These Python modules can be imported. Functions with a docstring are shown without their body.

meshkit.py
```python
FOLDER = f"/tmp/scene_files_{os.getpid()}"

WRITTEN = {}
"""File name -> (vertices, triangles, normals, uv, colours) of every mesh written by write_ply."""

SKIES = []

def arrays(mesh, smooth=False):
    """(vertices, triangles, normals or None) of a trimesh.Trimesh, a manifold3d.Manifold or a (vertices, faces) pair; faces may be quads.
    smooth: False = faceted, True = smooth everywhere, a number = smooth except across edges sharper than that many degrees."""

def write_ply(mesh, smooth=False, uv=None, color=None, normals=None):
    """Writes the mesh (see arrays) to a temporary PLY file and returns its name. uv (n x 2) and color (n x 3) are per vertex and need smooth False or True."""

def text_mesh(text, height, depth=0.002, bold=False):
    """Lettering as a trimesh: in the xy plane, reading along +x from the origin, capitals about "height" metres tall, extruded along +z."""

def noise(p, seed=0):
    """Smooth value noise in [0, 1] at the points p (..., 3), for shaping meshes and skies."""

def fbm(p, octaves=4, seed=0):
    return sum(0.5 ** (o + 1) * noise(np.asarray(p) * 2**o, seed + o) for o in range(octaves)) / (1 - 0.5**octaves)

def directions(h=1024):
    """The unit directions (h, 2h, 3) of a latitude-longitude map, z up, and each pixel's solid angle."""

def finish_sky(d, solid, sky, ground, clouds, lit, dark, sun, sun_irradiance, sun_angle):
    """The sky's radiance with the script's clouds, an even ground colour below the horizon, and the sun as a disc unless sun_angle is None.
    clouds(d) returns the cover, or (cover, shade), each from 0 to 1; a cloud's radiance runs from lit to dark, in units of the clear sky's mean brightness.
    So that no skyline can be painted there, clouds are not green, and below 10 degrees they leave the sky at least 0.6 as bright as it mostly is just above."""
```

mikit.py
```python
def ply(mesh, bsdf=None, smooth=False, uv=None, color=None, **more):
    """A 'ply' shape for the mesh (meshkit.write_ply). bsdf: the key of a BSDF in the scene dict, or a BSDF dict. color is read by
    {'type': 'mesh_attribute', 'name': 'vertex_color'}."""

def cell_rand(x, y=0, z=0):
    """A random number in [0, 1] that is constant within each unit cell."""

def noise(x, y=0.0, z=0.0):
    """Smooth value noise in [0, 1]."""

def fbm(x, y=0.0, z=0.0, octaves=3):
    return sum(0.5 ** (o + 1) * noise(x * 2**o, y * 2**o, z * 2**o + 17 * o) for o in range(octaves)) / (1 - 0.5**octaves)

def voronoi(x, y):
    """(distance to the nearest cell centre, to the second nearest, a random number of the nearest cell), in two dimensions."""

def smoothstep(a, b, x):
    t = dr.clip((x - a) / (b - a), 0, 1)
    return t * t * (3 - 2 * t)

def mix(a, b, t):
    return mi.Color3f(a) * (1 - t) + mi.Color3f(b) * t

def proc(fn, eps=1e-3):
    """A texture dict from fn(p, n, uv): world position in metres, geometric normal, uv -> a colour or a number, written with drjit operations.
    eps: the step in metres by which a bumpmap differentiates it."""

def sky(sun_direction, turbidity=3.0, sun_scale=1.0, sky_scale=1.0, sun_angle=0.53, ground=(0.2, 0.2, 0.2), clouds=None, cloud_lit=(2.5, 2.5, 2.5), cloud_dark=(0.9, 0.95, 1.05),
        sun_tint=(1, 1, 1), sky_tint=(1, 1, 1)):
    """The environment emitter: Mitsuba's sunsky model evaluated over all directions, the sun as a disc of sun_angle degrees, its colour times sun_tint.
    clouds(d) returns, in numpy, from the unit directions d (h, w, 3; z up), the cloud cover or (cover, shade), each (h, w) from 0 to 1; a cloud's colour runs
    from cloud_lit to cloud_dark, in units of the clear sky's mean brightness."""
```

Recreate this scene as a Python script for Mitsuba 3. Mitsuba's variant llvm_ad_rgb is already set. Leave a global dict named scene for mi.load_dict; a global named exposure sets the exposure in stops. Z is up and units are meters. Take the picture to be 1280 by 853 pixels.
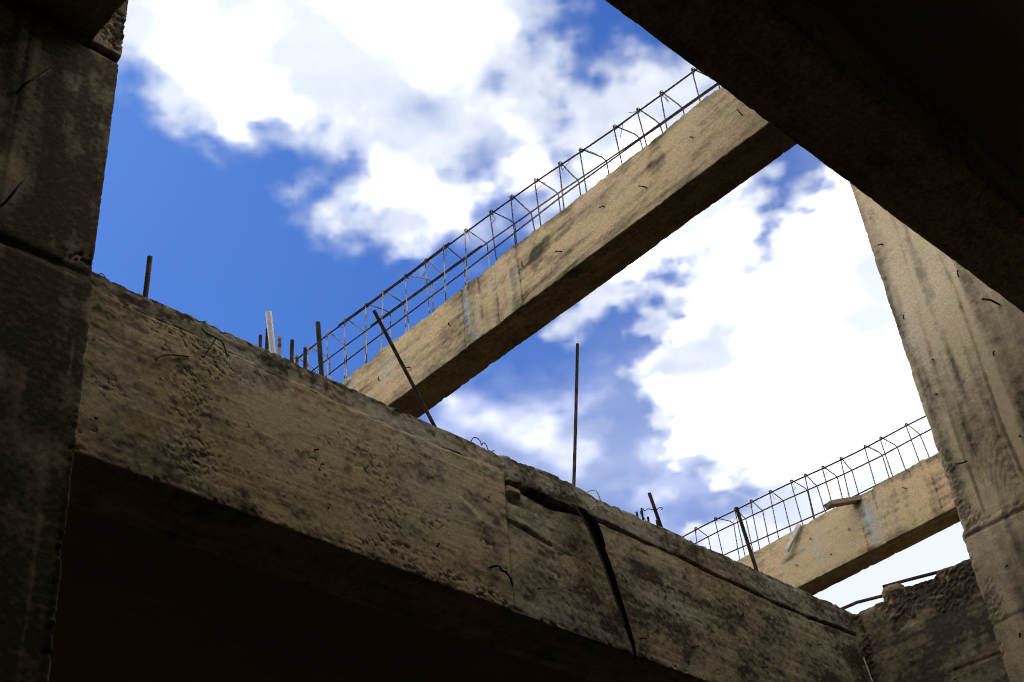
import math
import numpy as np, trimesh, mitsuba as mi, drjit as dr
import mikit, meshkit
from mikit import proc, noise as mnoise, fbm as mfbm, smoothstep as msmooth
from scipy.spatial import cKDTree

T = mi.ScalarTransform4f
scene, labels = {}, {}
rng = np.random.default_rng(11)
EYE = 1.6                                   # the camera's height; heights h below are measured from it, z = h + EYE

# ------------------------------------------------------------------ camera, sky, exposure
scene['camera'] = {
    'type': 'perspective', 'fov': 39.9, 'fov_axis': 'x', 'near_clip': 0.05, 'far_clip': 400.0,
    'to_world': T().look_at(origin=[0, 0, EYE], target=[0.57715, 0.53625, EYE + 0.6159], up=[-0.37398, -0.49689, 0.78309]),
}
exposure = 1.9

CLOUDS = {   # outlines on the cloud layer, in units of its height (x / z, y / z)
    'c1': [(0.299, 0.693), (0.37, 0.788), (0.388, 0.785), (0.393, 0.772), (0.414, 0.786), (0.431, 0.787), (0.446, 0.79), (0.463, 0.774), (0.484, 0.775), (0.5, 0.784), (0.508, 0.775), (0.508, 0.755), (0.527, 0.76), (0.536, 0.756), (0.537, 0.736), (0.556, 0.737), (0.586, 0.755), (0.606, 0.739), (0.622, 0.751), (0.625, 0.77), (0.632, 0.793), (0.64, 0.826), (0.653, 0.805), (0.659, 0.793), (0.687, 0.809), (0.716, 0.825), (0.73, 0.823), (0.719, 0.794), (0.736, 0.778), (0.745, 0.756), (0.761, 0.731), (0.728, 0.725), (0.705, 0.717), (0.711, 0.688), (0.714, 0.665), (0.731, 0.651), (0.75, 0.671), (0.775, 0.68), (0.79, 0.655), (0.732, 0.596), (0.703, 0.578), (0.692, 0.558), (0.663, 0.553), (0.645, 0.555), (0.632, 0.546), (0.625, 0.528), (0.576, 0.464)],
    'c2': [(0.802, 0.667), (0.742, 0.608), (0.734, 0.582), (0.723, 0.552), (0.715, 0.531), (0.736, 0.541), (0.733, 0.512), (0.746, 0.493), (0.771, 0.465), (0.808, 0.458), (0.842, 0.456), (0.895, 0.521), (0.873, 0.61), (0.833, 0.687), (0.81, 0.736), (0.784, 0.756), (0.777, 0.701)],
    'c3': [(0.975, 0.83), (0.968, 0.746), (0.966, 0.696), (0.966, 0.66), (0.998, 0.68), (1.039, 0.701), (1.064, 0.726), (1.045, 0.731), (1.055, 0.755), (1.09, 0.781), (1.084, 0.805), (1.116, 0.85), (1.151, 0.866), (1.206, 0.901), (1.267, 0.902), (1.337, 0.921), (1.389, 0.908), (1.435, 0.925), (1.476, 0.973), (1.44, 1.024), (2.129, 1.367), (2.689, 1.019), (1.134, 0.207), (0.984, 0.437), (0.993, 0.469), (1.014, 0.492), (1.044, 0.51), (1.042, 0.532), (1.057, 0.56), (1.053, 0.583), (1.036, 0.577), (1.029, 0.557), (1.01, 0.549), (0.984, 0.546), (0.964, 0.525), (0.955, 0.502), (0.921, 0.5), (0.929, 0.582), (0.942, 0.698), (0.944, 0.799)],
    'veil': [(0.95, 1.088), (0.953, 1.001), (0.983, 0.919), (1.056, 0.885), (1.162, 0.89), (1.288, 0.921), (1.365, 0.974), (1.481, 1.106), (1.264, 1.121), (1.046, 1.107)],
    'v2': [(0.757, 0.777), (0.769, 0.692), (0.821, 0.652), (0.851, 0.705), (0.826, 0.804)],
    'veil3': [(1.248, 0.985), (1.325, 0.953), (1.427, 0.918), (1.582, 1.036), (1.463, 1.09)],
    'near': [(0.175, 0.776), (0.537, 0.445), (0.977, 0.11), (2.881, 1.084), (0.878, 2.295)],
}


def smooth01(a, b, x):
    t = np.clip((x - a) / (b - a), 0, 1)
    return t * t * (3 - 2 * t)


def signed(q, poly):
    """Signed distance of the points q to the polygon, positive inside."""
    poly = np.asarray(poly)
    a, b = poly, np.roll(poly, -1, 0)
    best, inside = np.full(len(q), 9.0), np.zeros(len(q), bool)
    for s, e in zip(a, b):
        v = e - s
        t = np.clip(((q - s) @ v) / (v @ v), 0, 1)
        best = np.minimum(best, np.linalg.norm(q - s - t[:, None] * v, axis=1))
        cross = (s[1] > q[:, 1]) != (e[1] > q[:, 1])
        with np.errstate(divide='ignore', invalid='ignore'):
            inside ^= cross & (q[:, 0] < (e[0] - s[0]) * (q[:, 1] - s[1]) / (e[1] - s[1] if e[1] != s[1] else 1e-9) + s[0])
    return np.where(inside, best, -best)


def clouds(d):
    shape = d.shape[:2]
    d = d.reshape(-1, 3)
    q = d[:, :2] / np.maximum(d[:, 2:3], 0.06)
    q3 = np.c_[q, np.zeros(len(q))]
    wide = smooth01(0.41, 0.57, meshkit.fbm(q3 * 1.7 + 3.1, 6, 4))        # unseen rest of the sky: broken cumulus, cover raised to brighten the concrete
    cover = wide.copy()
    shade = smooth01(0.45, 0.8, meshkit.fbm(q3 * 3.3, 4, 9)) * 0.5
    on = (q[:, 0] > -0.1) & (q[:, 0] < 3.2) & (q[:, 1] > -0.2) & (q[:, 1] < 2.6)
    p = q[on]
    q_on = q3[on]
    g = lambda s, o, seed: meshkit.fbm(q_on * s, o, seed) - 0.5
    p0 = p
    p = p + 0.028 * np.c_[g(9, 4, 21), g(9, 4, 31)] + 0.034 * np.c_[g(30, 4, 41), g(30, 4, 51)]
    rag = 0.08 * g(15, 6, 61) + 0.06 * g(50, 4, 71)
    body = lambda k, w: smooth01(-w * 1.3, w * 1.1, signed(p, CLOUDS[k]) + (0.026 if k == 'c1' else 0.016) + rag)
    c1, c2, c3 = body('c1', 0.036), body('c2', 0.036), body('c3', 0.026)
    tuft = lambda s, seed: np.clip(0.5 + 2.4 * g(s, 6, seed), 0, 1)
    for hx, hy, r, k in ((0.632, 0.672, 0.018, 0.30), (0.648, 0.600, 0.012, 0.32), (0.655, 0.612, 0.010, 0.25), (0.728, 0.676, 0.028, 0.30), (0.755, 0.640, 0.020, 0.15)):
        c1 = c1 * (1 - k * np.exp(-((p - (hx, hy)) ** 2).sum(1) / r ** 2))
    deep1 = np.clip(signed(p, CLOUDS['c1']) / 0.16, 0, 1)
    deep3 = np.clip(signed(p, CLOUDS['c3']) / 0.14, 0, 1)
    ragged = 0.45 * tuft(20, 81) + 0.55 * tuft(48, 83)
    c1 = c1 * (1 - 0.22 * (1 - ragged) * (1 - deep1) ** 0.7 * (0.30 + 0.50 * smooth01(0.5, 0.66, p0[:, 0])))
    c2 = c2 * (1 - 0.16 * (1 - ragged))
    c3 = c3 * (1 - 0.20 * (1 - ragged) * (1 - deep3))
    veil = np.maximum(0.78 * smooth01(-0.12, 0.12, signed(p, CLOUDS['veil']) + rag) * (0.78 + 0.22 * tuft(10, 91)),
                      0.82 * smooth01(-0.07, 0.06, signed(p, CLOUDS['veil3']) + rag) * (0.6 + 0.4 * tuft(12, 93)))
    v2 = 0.66 * smooth01(-0.06, 0.06, signed(p, CLOUDS['v2']) + rag) * (0.3 + 0.7 * ragged)
    haze = 0.65 * smooth01(0.72, 1.25, p0[:, 0])
    here = np.maximum.reduce([c1, c2, c3, veil, v2, haze * (0.6 + 0.4 * tuft(5, 99))]) ** 2.1
    w = smooth01(-0.25, 0.05, signed(p, CLOUDS['near']))
    cover[on] = here * w + cover[on] * (1 - w)
    edge = 1 - np.maximum(deep1, deep3)
    sh = np.maximum(0.96 * smooth01(0.92, 1.60, p[:, 0] + 0.4 * g(3, 3, 97) + 0.3 * g(10, 5, 98)), 0.95 * smooth01(-0.16, 0.24, g(12, 6, 95) + 0.20 * edge))
    shade[on] = sh * w + shade[on] * (1 - w)
    return cover.reshape(shape), shade.reshape(shape)


SUN = (0.10, 0.62, 0.95)
scene['sky'] = mikit.sky(SUN, turbidity=2.6, sun_scale=0.1, sun_angle=10.0, sky_scale=1.0, clouds=clouds,
                         cloud_lit=(10.8, 10.4, 9.8), cloud_dark=(3.1, 3.35, 3.75), sky_tint=(0.335, 0.62, 1.2), ground=(0.06, 0.055, 0.045))
labels['sky'] = {'label': 'blue sky with broken white cumulus clouds', 'kind': 'structure'}

# ------------------------------------------------------------------ materials
TAN, GREY = (0.46, 0.358, 0.205), (0.39, 0.365, 0.29)


def concrete_colour(p, n, uv):
    """uv.x: how clean (1), or dirty or painted as shaded (0), the surface is there, uv.y: from tan (0) over grey (0.5) to pale blue grey (1)."""
    g = mnoise(p.x * 330, p.y * 330, p.z * 330) * 0.45 + mnoise(p.x * 150, p.y * 150, p.z * 150) * 0.55
    g = msmooth(0.15, 0.85, g)
    w = dr.clip(uv.x + 0.30 * (mnoise(p.x * 75 + 9, p.y * 75, p.z * 75) - 0.5), 0, 1.15)
    o = msmooth(0.3, 0.75, mfbm(p.x * 9 + 4, p.y * 9, p.z * 9, 3))
    base = mikit.mix((1.05, 0.985, 1.0), (0.975, 1.0, 0.92), o) * mikit.mix(mikit.mix(TAN, GREY, msmooth(0, 0.6, uv.y)), (0.36, 0.42, 0.43), msmooth(0.6, 1, uv.y))
    dirt = mikit.mix((0.055, 0.045, 0.034), (0.095, 0.08, 0.055), g)  # also the dark end for painted shade
    return mikit.mix(dirt, base * (0.82 + 0.36 * g), w)


scene['concrete'] = {'type': 'twosided', 'nested': {'type': 'diffuse', 'reflectance': proc(concrete_colour)}}


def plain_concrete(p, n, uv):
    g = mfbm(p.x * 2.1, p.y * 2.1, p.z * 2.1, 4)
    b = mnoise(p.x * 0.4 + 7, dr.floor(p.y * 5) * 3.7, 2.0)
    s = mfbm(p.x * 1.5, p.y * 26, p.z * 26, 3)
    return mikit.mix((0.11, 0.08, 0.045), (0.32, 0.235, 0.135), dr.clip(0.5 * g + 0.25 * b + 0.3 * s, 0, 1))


scene['slab_concrete'] = {'type': 'twosided', 'nested': {'type': 'diffuse', 'reflectance': proc(plain_concrete)}}


def dirt_colour(p, n, uv):
    return mikit.mix((0.022, 0.017, 0.012), (0.05, 0.039, 0.028), mfbm(p.x * 3, p.y * 3, 0, 5))


scene['dirt'] = {'type': 'twosided', 'nested': {'type': 'diffuse', 'reflectance': proc(dirt_colour)}}


def rust_colour(p, n, uv):
    k = mfbm(p.x * 60, p.y * 60, p.z * 22, 3)
    return mikit.mix((0.016, 0.010, 0.008), (0.085, 0.042, 0.022), msmooth(0.42, 0.78, k))


def coated_colour(p, n, uv):
    k = mfbm(p.x * 14, p.y * 14, p.z * 24, 3)
    return mikit.mix((0.07, 0.04, 0.026), (0.40, 0.32, 0.22), msmooth(0.40, 0.56, k))


def wood_colour(p, n, uv):
    k = mfbm(p.x * 30, p.y * 60, p.z * 60, 3)
    return mikit.mix((0.10, 0.072, 0.045), (0.27, 0.21, 0.14), k)


def pale_wood_colour(p, n, uv):
    k = mfbm(p.x * 40, p.y * 80, p.z * 30, 3)
    return mikit.mix((0.30, 0.26, 0.21), (0.62, 0.58, 0.52), k)


for key, fn, rough in (('rust', rust_colour, 0.75), ('coated_rust', coated_colour, 0.85), ('old_wood', wood_colour, 0.9), ('pale_wood', pale_wood_colour, 0.9)):
    scene[key] = {'type': 'twosided', 'nested': {'type': 'principled', 'base_color': proc(fn), 'roughness': rough, 'specular': 0.3}}
for key, rgb, rough in (('white_plastic', (0.88, 0.88, 0.89), 0.4), ('pale_wire', (0.5, 0.47, 0.4), 0.6),
                        ('green_twine', (0.10, 0.24, 0.11), 0.8), ('dark_wire', (0.03, 0.022, 0.018), 0.6), ('brown_twine', (0.09, 0.06, 0.035), 0.9)):
    scene[key] = {'type': 'twosided', 'nested': {'type': 'principled', 'base_color': {'type': 'rgb', 'value': list(rgb)}, 'roughness': rough, 'specular': 0.3}}

scene['black_film'] = {'type': 'twosided', 'nested': {'type': 'diffuse', 'reflectance': {'type': 'rgb', 'value': [0.007, 0.006, 0.005]}}}

# ------------------------------------------------------------------ helpers


def numbered(name):
    key, k = name, 0
    while key in scene or key in labels or any(s.startswith(key + '__') for s in scene):
        k += 1
        key = f'{name}_{k:03d}'
    return key


def put(key, mesh, m, smooth=False, uv=None):
    v = np.array(mesh.vertices if hasattr(mesh, 'vertices') else mesh[0], float)
    fc = np.array(mesh.faces if hasattr(mesh, 'faces') else mesh[1])
    v[:, 2] += EYE
    scene[key] = mikit.ply(trimesh.Trimesh(v, fc, process=False), m, smooth=smooth, uv=uv)
    return key


def thing(name, mesh, m, label, cat, group=None, smooth=False, uv=None, kind=None):
    key = numbered(name)
    put(key, mesh, m, smooth, uv)
    labels[key] = {'label': label}
    if kind:
        labels[key]['kind'] = kind
    else:
        labels[key]['category'] = cat
    if group:
        labels[key]['group'] = group
    return key


def part(parent, name, mesh, m, smooth=False, uv=None):
    key = numbered(parent + '__' + name)
    return put(key, mesh, m, smooth, uv)


def box(x0, x1, y0, y1, z0, z1):
    m = trimesh.creation.box(extents=(x1 - x0, y1 - y0, z1 - z0))
    m.apply_translation(((x0 + x1) / 2, (y0 + y1) / 2, (z0 + z1) / 2))
    return m


def tube(path, r, sides=8, bend=0.0):
    """A rod along the path, round and closed."""
    path = np.asarray(path, float)
    if bend:
        fine = [path[0]]
        for a, b in zip(path[:-1], path[1:]):
            n = max(2, int(np.linalg.norm(b - a) / 0.12))
            fine += [a + (b - a) * t for t in np.linspace(0, 1, n + 1)[1:]]
        path = np.array(fine)
        off = rng.normal(0, bend, path.shape)
        off[0] = off[-1] = 0
        path = path + off
    n = len(path)
    tan = np.gradient(path, axis=0) if n > 2 else np.repeat(path[1:] - path[:1], 2, 0)
    tan /= np.linalg.norm(tan, axis=1, keepdims=True)
    ref = np.array([0.31, 0.2, 0.93]) if abs(tan[0][2]) < 0.85 else np.array([0.9, 0.3, 0.1])
    rr = np.broadcast_to(np.asarray(r, float), n)
    V, ang = [], np.arange(sides) * 2 * math.pi / sides
    for k in range(n):
        u = ref - tan[k] * (ref @ tan[k])
        u /= np.linalg.norm(u)
        w = np.cross(tan[k], u)
        ref = u
        V.append(path[k] + rr[k] * (np.cos(ang)[:, None] * u + np.sin(ang)[:, None] * w))
    V = np.vstack(V + [path[:1], path[-1:]])
    F = []
    for k in range(n - 1):
        for i in range(sides):
            a, b = k * sides + i, k * sides + (i + 1) % sides
            F += [(a, b, b + sides), (a, b + sides, a + sides)]
    c0, c1 = n * sides, n * sides + 1
    for i in range(sides):
        F += [(c0, (i + 1) % sides, i), (c1, (n - 1) * sides + i, (n - 1) * sides + (i + 1) % sides)]
    return trimesh.Trimesh(V, F, process=False)


def arc(pts, per=6):
    """Rounded path through the points (Catmull-Rom)."""
    P = np.asarray(pts, float)
    P = np.vstack([2 * P[0] - P[1], P, 2 * P[-1] - P[-2]])
    out = []
    for k in range(1, len(P) - 2):
        for t in np.linspace(0, 1, per, endpoint=False):
            a, b, c, d = P[k - 1:k + 3]
            out.append(0.5 * (2 * b + (c - a) * t + (2 * a - 5 * b + 4 * c - d) * t * t + (3 * b - a - 3 * c + d) * t ** 3))
    return np.array(out + [P[-2]])


def F(p, s, o=4, seed=0):
    return meshkit.fbm(p * np.asarray(s, float), o, seed) - 0.5


def bump(a, b, c, ra, rb, x, y, turn=0.0):
    """1 at (a, b), falling off as an ellipse; turned by turn radians."""
    u, v = x - a, y - b
    if turn:
        u, v = u * math.cos(turn) + v * math.sin(turn), -u * math.sin(turn) + v * math.cos(turn)
    return c * np.exp(-(u / ra) ** 2 - (v / rb) ** 2)


def pebbles(a, b, size, seed):
    """Height in [0, 1] of rounded stones packed at about one per size, over the plane coordinates a, b; and a random number per stone."""
    r = np.random.default_rng(seed)
    lo, hi = np.array([a.min(), b.min()]) - size, np.array([a.max(), b.max()]) + size
    n = ((hi - lo) / size).astype(int) + 1
    i, j = np.meshgrid(np.arange(n[0]), np.arange(n[1]), indexing='ij')
    pts = lo + (np.stack([i, j], -1).reshape(-1, 2) + r.random((n[0] * n[1], 2)) * 0.95) * size
    rad = size * (0.30 + 0.45 * r.random(len(pts)))
    dist, who = cKDTree(pts).query(np.c_[a, b], k=2)
    h = np.sqrt(np.clip(1 - (dist / rad[who]) ** 2, 0, 1)).max(1)
    return h, r.random(len(pts))[who[:, 0]]


def path_dist(a, b, pts):
    """Distance to an open path of points, and how far along it (0..1)."""
    q, best, at = np.c_[a, b], np.full(len(a), 9.0), np.zeros(len(a))
    pts = np.asarray(pts, float)
    for k, (s, e) in enumerate(zip(pts[:-1], pts[1:])):
        v = e - s
        t = np.clip(((q - s) @ v) / (v @ v), 0, 1)
        d = np.linalg.norm(q - s - t[:, None] * v, axis=1)
        at = np.where(d < best, (k + t) / (len(pts) - 1), at)
        best = np.minimum(best, d)
    return best, at


def cast(axis, s, lo, hi, step, surface, roughness=1.0, r=0.010):
    """A concrete member: the rectangle lo..hi (in the two other axes, in order) drawn along the given axis through the stations s.
    step: spacing on the sides [low-b, high-a, high-b, low-a]. surface(p, n) gives (outward displacement, clean, tint) there."""
    (a0, b0), (a1, b1) = lo, hi
    other = [k for k in range(3) if k != axis]
    loop, norm, edge = [], [], []

    def side(pa, pb, n2, st):
        pa, pb = np.array(pa), np.array(pb)
        L = np.linalg.norm(pb - pa)
        inner = np.linspace(0, 1, max(2, int((L - 2 * r) / st) + 1)) * (L - 2 * r) + r
        for t in inner:
            loop.append(pa + (pb - pa) * t / L)
            norm.append(np.array(n2, float))
            edge.append(math.exp(-(min(t, L - t) / 0.016) ** 2))

    def corner(c, n1, n2):
        c, n1, n2 = np.array(c), np.array(n1, float), np.array(n2, float)
        for t in (0.25, 0.5, 0.75):
            m = n1 * math.cos(t * math.pi / 2) + n2 * math.sin(t * math.pi / 2)
            loop.append(c - (n1 + n2) * r + m * r)
            norm.append(m)
            edge.append(1.0)

    side((a0, b0), (a1, b0), (0, -1), step[0]); corner((a1, b0), (0, -1), (1, 0))
    side((a1, b0), (a1, b1), (1, 0), step[1]); corner((a1, b1), (1, 0), (0, 1))
    side((a1, b1), (a0, b1), (0, 1), step[2]); corner((a0, b1), (0, 1), (-1, 0))
    side((a0, b1), (a0, b0), (-1, 0), step[3]); corner((a0, b0), (-1, 0), (0, -1))
    loop, norm, edge = np.array(loop), np.array(norm), np.array(edge)
    K, S = len(loop), len(s)
    P, N = np.zeros((S, K, 3)), np.zeros((S, K, 3))
    P[..., axis] = np.asarray(s)[:, None]
    for k in range(2):
        P[..., other[k]], N[..., other[k]] = loop[None, :, k], norm[None, :, k]
    P, N = P.reshape(-1, 3), N.reshape(-1, 3)
    E = np.tile(edge, S)
    d = roughness * (0.005 * F(P, 2.6, 3, 1) + 0.0012 * F(P, 14, 3, 2))
    d = d - E * roughness * (0.0005 + 0.026 * np.clip(F(P, 14, 5, 4) - 0.08, 0, 1) + 0.026 * np.clip(F(P, 48, 3, 5) - 0.04, 0, 1))
    pit = smooth01(0.90, 0.97, meshkit.noise(P * 95, 8)) * smooth01(0.0, 0.1, F(P, 3.5, 3, 9))
    d = d - 0.0025 * pit
    dd, clean, tint = surface(P, N, E)
    V = P + N * (d + dd)[:, None]
    clean = np.clip(clean - 0.5 * pit - 0.10 * E, 0, 1.2)
    i, j = np.meshgrid(np.arange(S - 1), np.arange(K), indexing='ij')
    a, b = i * K + j, i * K + (j + 1) % K
    faces = np.vstack([np.stack([a, b, b + K], -1).reshape(-1, 3), np.stack([a, b + K, a + K], -1).reshape(-1, 3)])
    ends = []
    for row, base, flip in ((0, 0, False), (S - 1, (S - 1) * K, True)):
        c = len(V)
        V = np.vstack([V, V[base:base + K].mean(0)])
        clean, tint = np.append(clean, 0.7), np.append(tint, 0.2)
        k = np.arange(K)
        ends.append(np.stack([np.full(K, c), base + (k + 1) % K, base + k] if not flip else [np.full(K, c), base + k, base + (k + 1) % K], 1))
    faces = np.vstack([faces] + ends)
    m = trimesh.Trimesh(V, faces, process=False)
    if m.volume < 0:
        faces = faces[:, ::-1]
    return (V, faces), np.c_[clean, tint]


def weather(p, seed, along, scale=1.0, fine=1.0):
    """Cleanliness of a plain cast face: blotches, board grain along the axis, soot. along: the axis the boards ran."""
    st = np.full(3, 42.0)
    st[along] = 2.6
    c = 0.76 + 0.85 * F(p, 2.3 * scale, 4, seed) + 1.05 * F(p, 10, 5, seed + 1) + 0.95 * F(p, st, 4, seed + 2) + 1.10 * fine * F(p, 62, 3, seed + 3)
    soot = smooth01(0.07, 0.22, F(p, (5.0, 5.0, 5.0), 5, seed + 4))
    speck = smooth01(0.10, 0.24, F(p, 26, 4, seed + 5))
    return c - 0.40 * soot * (0.4 + 0.6 * fine) - 0.42 * speck * fine


# ------------------------------------------------------------------ ground and the dark storey under the slabs
thing('ground', (np.array([[-60, -60, -EYE], [60, -60, -EYE], [60, 60, -EYE], [-60, 60, -EYE]], float), np.array([[0, 1, 2], [0, 2, 3]])), 'dirt',
      'bare earth floor under the concrete frame', None, kind='structure')


def slab(x0, x1, y0, y1, z0, z1, label):
    return thing('concrete_slab', box(x0, x1, y0, y1, z0, z1), 'slab_concrete', label, 'floor slab')


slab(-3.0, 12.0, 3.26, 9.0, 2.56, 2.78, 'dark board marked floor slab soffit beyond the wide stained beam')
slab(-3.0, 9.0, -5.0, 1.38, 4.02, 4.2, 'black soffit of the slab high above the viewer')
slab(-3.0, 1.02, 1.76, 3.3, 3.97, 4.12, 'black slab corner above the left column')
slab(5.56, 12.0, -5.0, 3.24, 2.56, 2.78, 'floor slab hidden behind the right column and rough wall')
for x0, x1, y0, y1, z1, lab in ((-3.2, 12.2, -5.2, -5.0, 4.2, 'added unseen wall behind the viewer, keeping daylight out'), (-3.2, -3.0, -5.0, 9.0, 3.96, 'added unseen wall on the left, keeping daylight out'),
                                (12.0, 12.2, -5.0, 9.0, 2.55, 'added unseen wall on the right, keeping daylight out')):
    thing('added_wall', box(x0, x1, y0, y1, -EYE - 0.1, z1), 'slab_concrete', lab, 'wall')  # unseen walls added to keep the storey dark

thing('added_dark_sheet', box(-2.99, 11.99, 3.30, 8.99, 2.784, 2.80), 'dirt', 'added unseen dark sheet on the floor slab beyond the wide beam, cutting bounce light', 'added_dark_sheet', kind='stuff')  # unseen dark sheet added to cut bounce light under the sky beams

# ------------------------------------------------------------------ the wide stained beam across the picture
MX0, MX1, MB, MT = 1.15, 5.40, 2.215, 2.850
SEAM = [(1.1, 2.800), (1.416, 2.797), (1.592, 2.782), (1.788, 2.786), (2.058, 2.771), (2.379, 2.763), (2.692, 2.764), (3.11, 2.780)]
CRACK = [(3.185, 2.735), (3.246, 2.740), (3.348, 2.731), (3.477, 2.744), (3.654, 2.752), (3.834, 2.741), (4.072, 2.744), (4.318, 2.728), (4.579, 2.724), (4.911, 2.716), (5.153, 2.733), (5.4, 2.74)]


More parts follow.
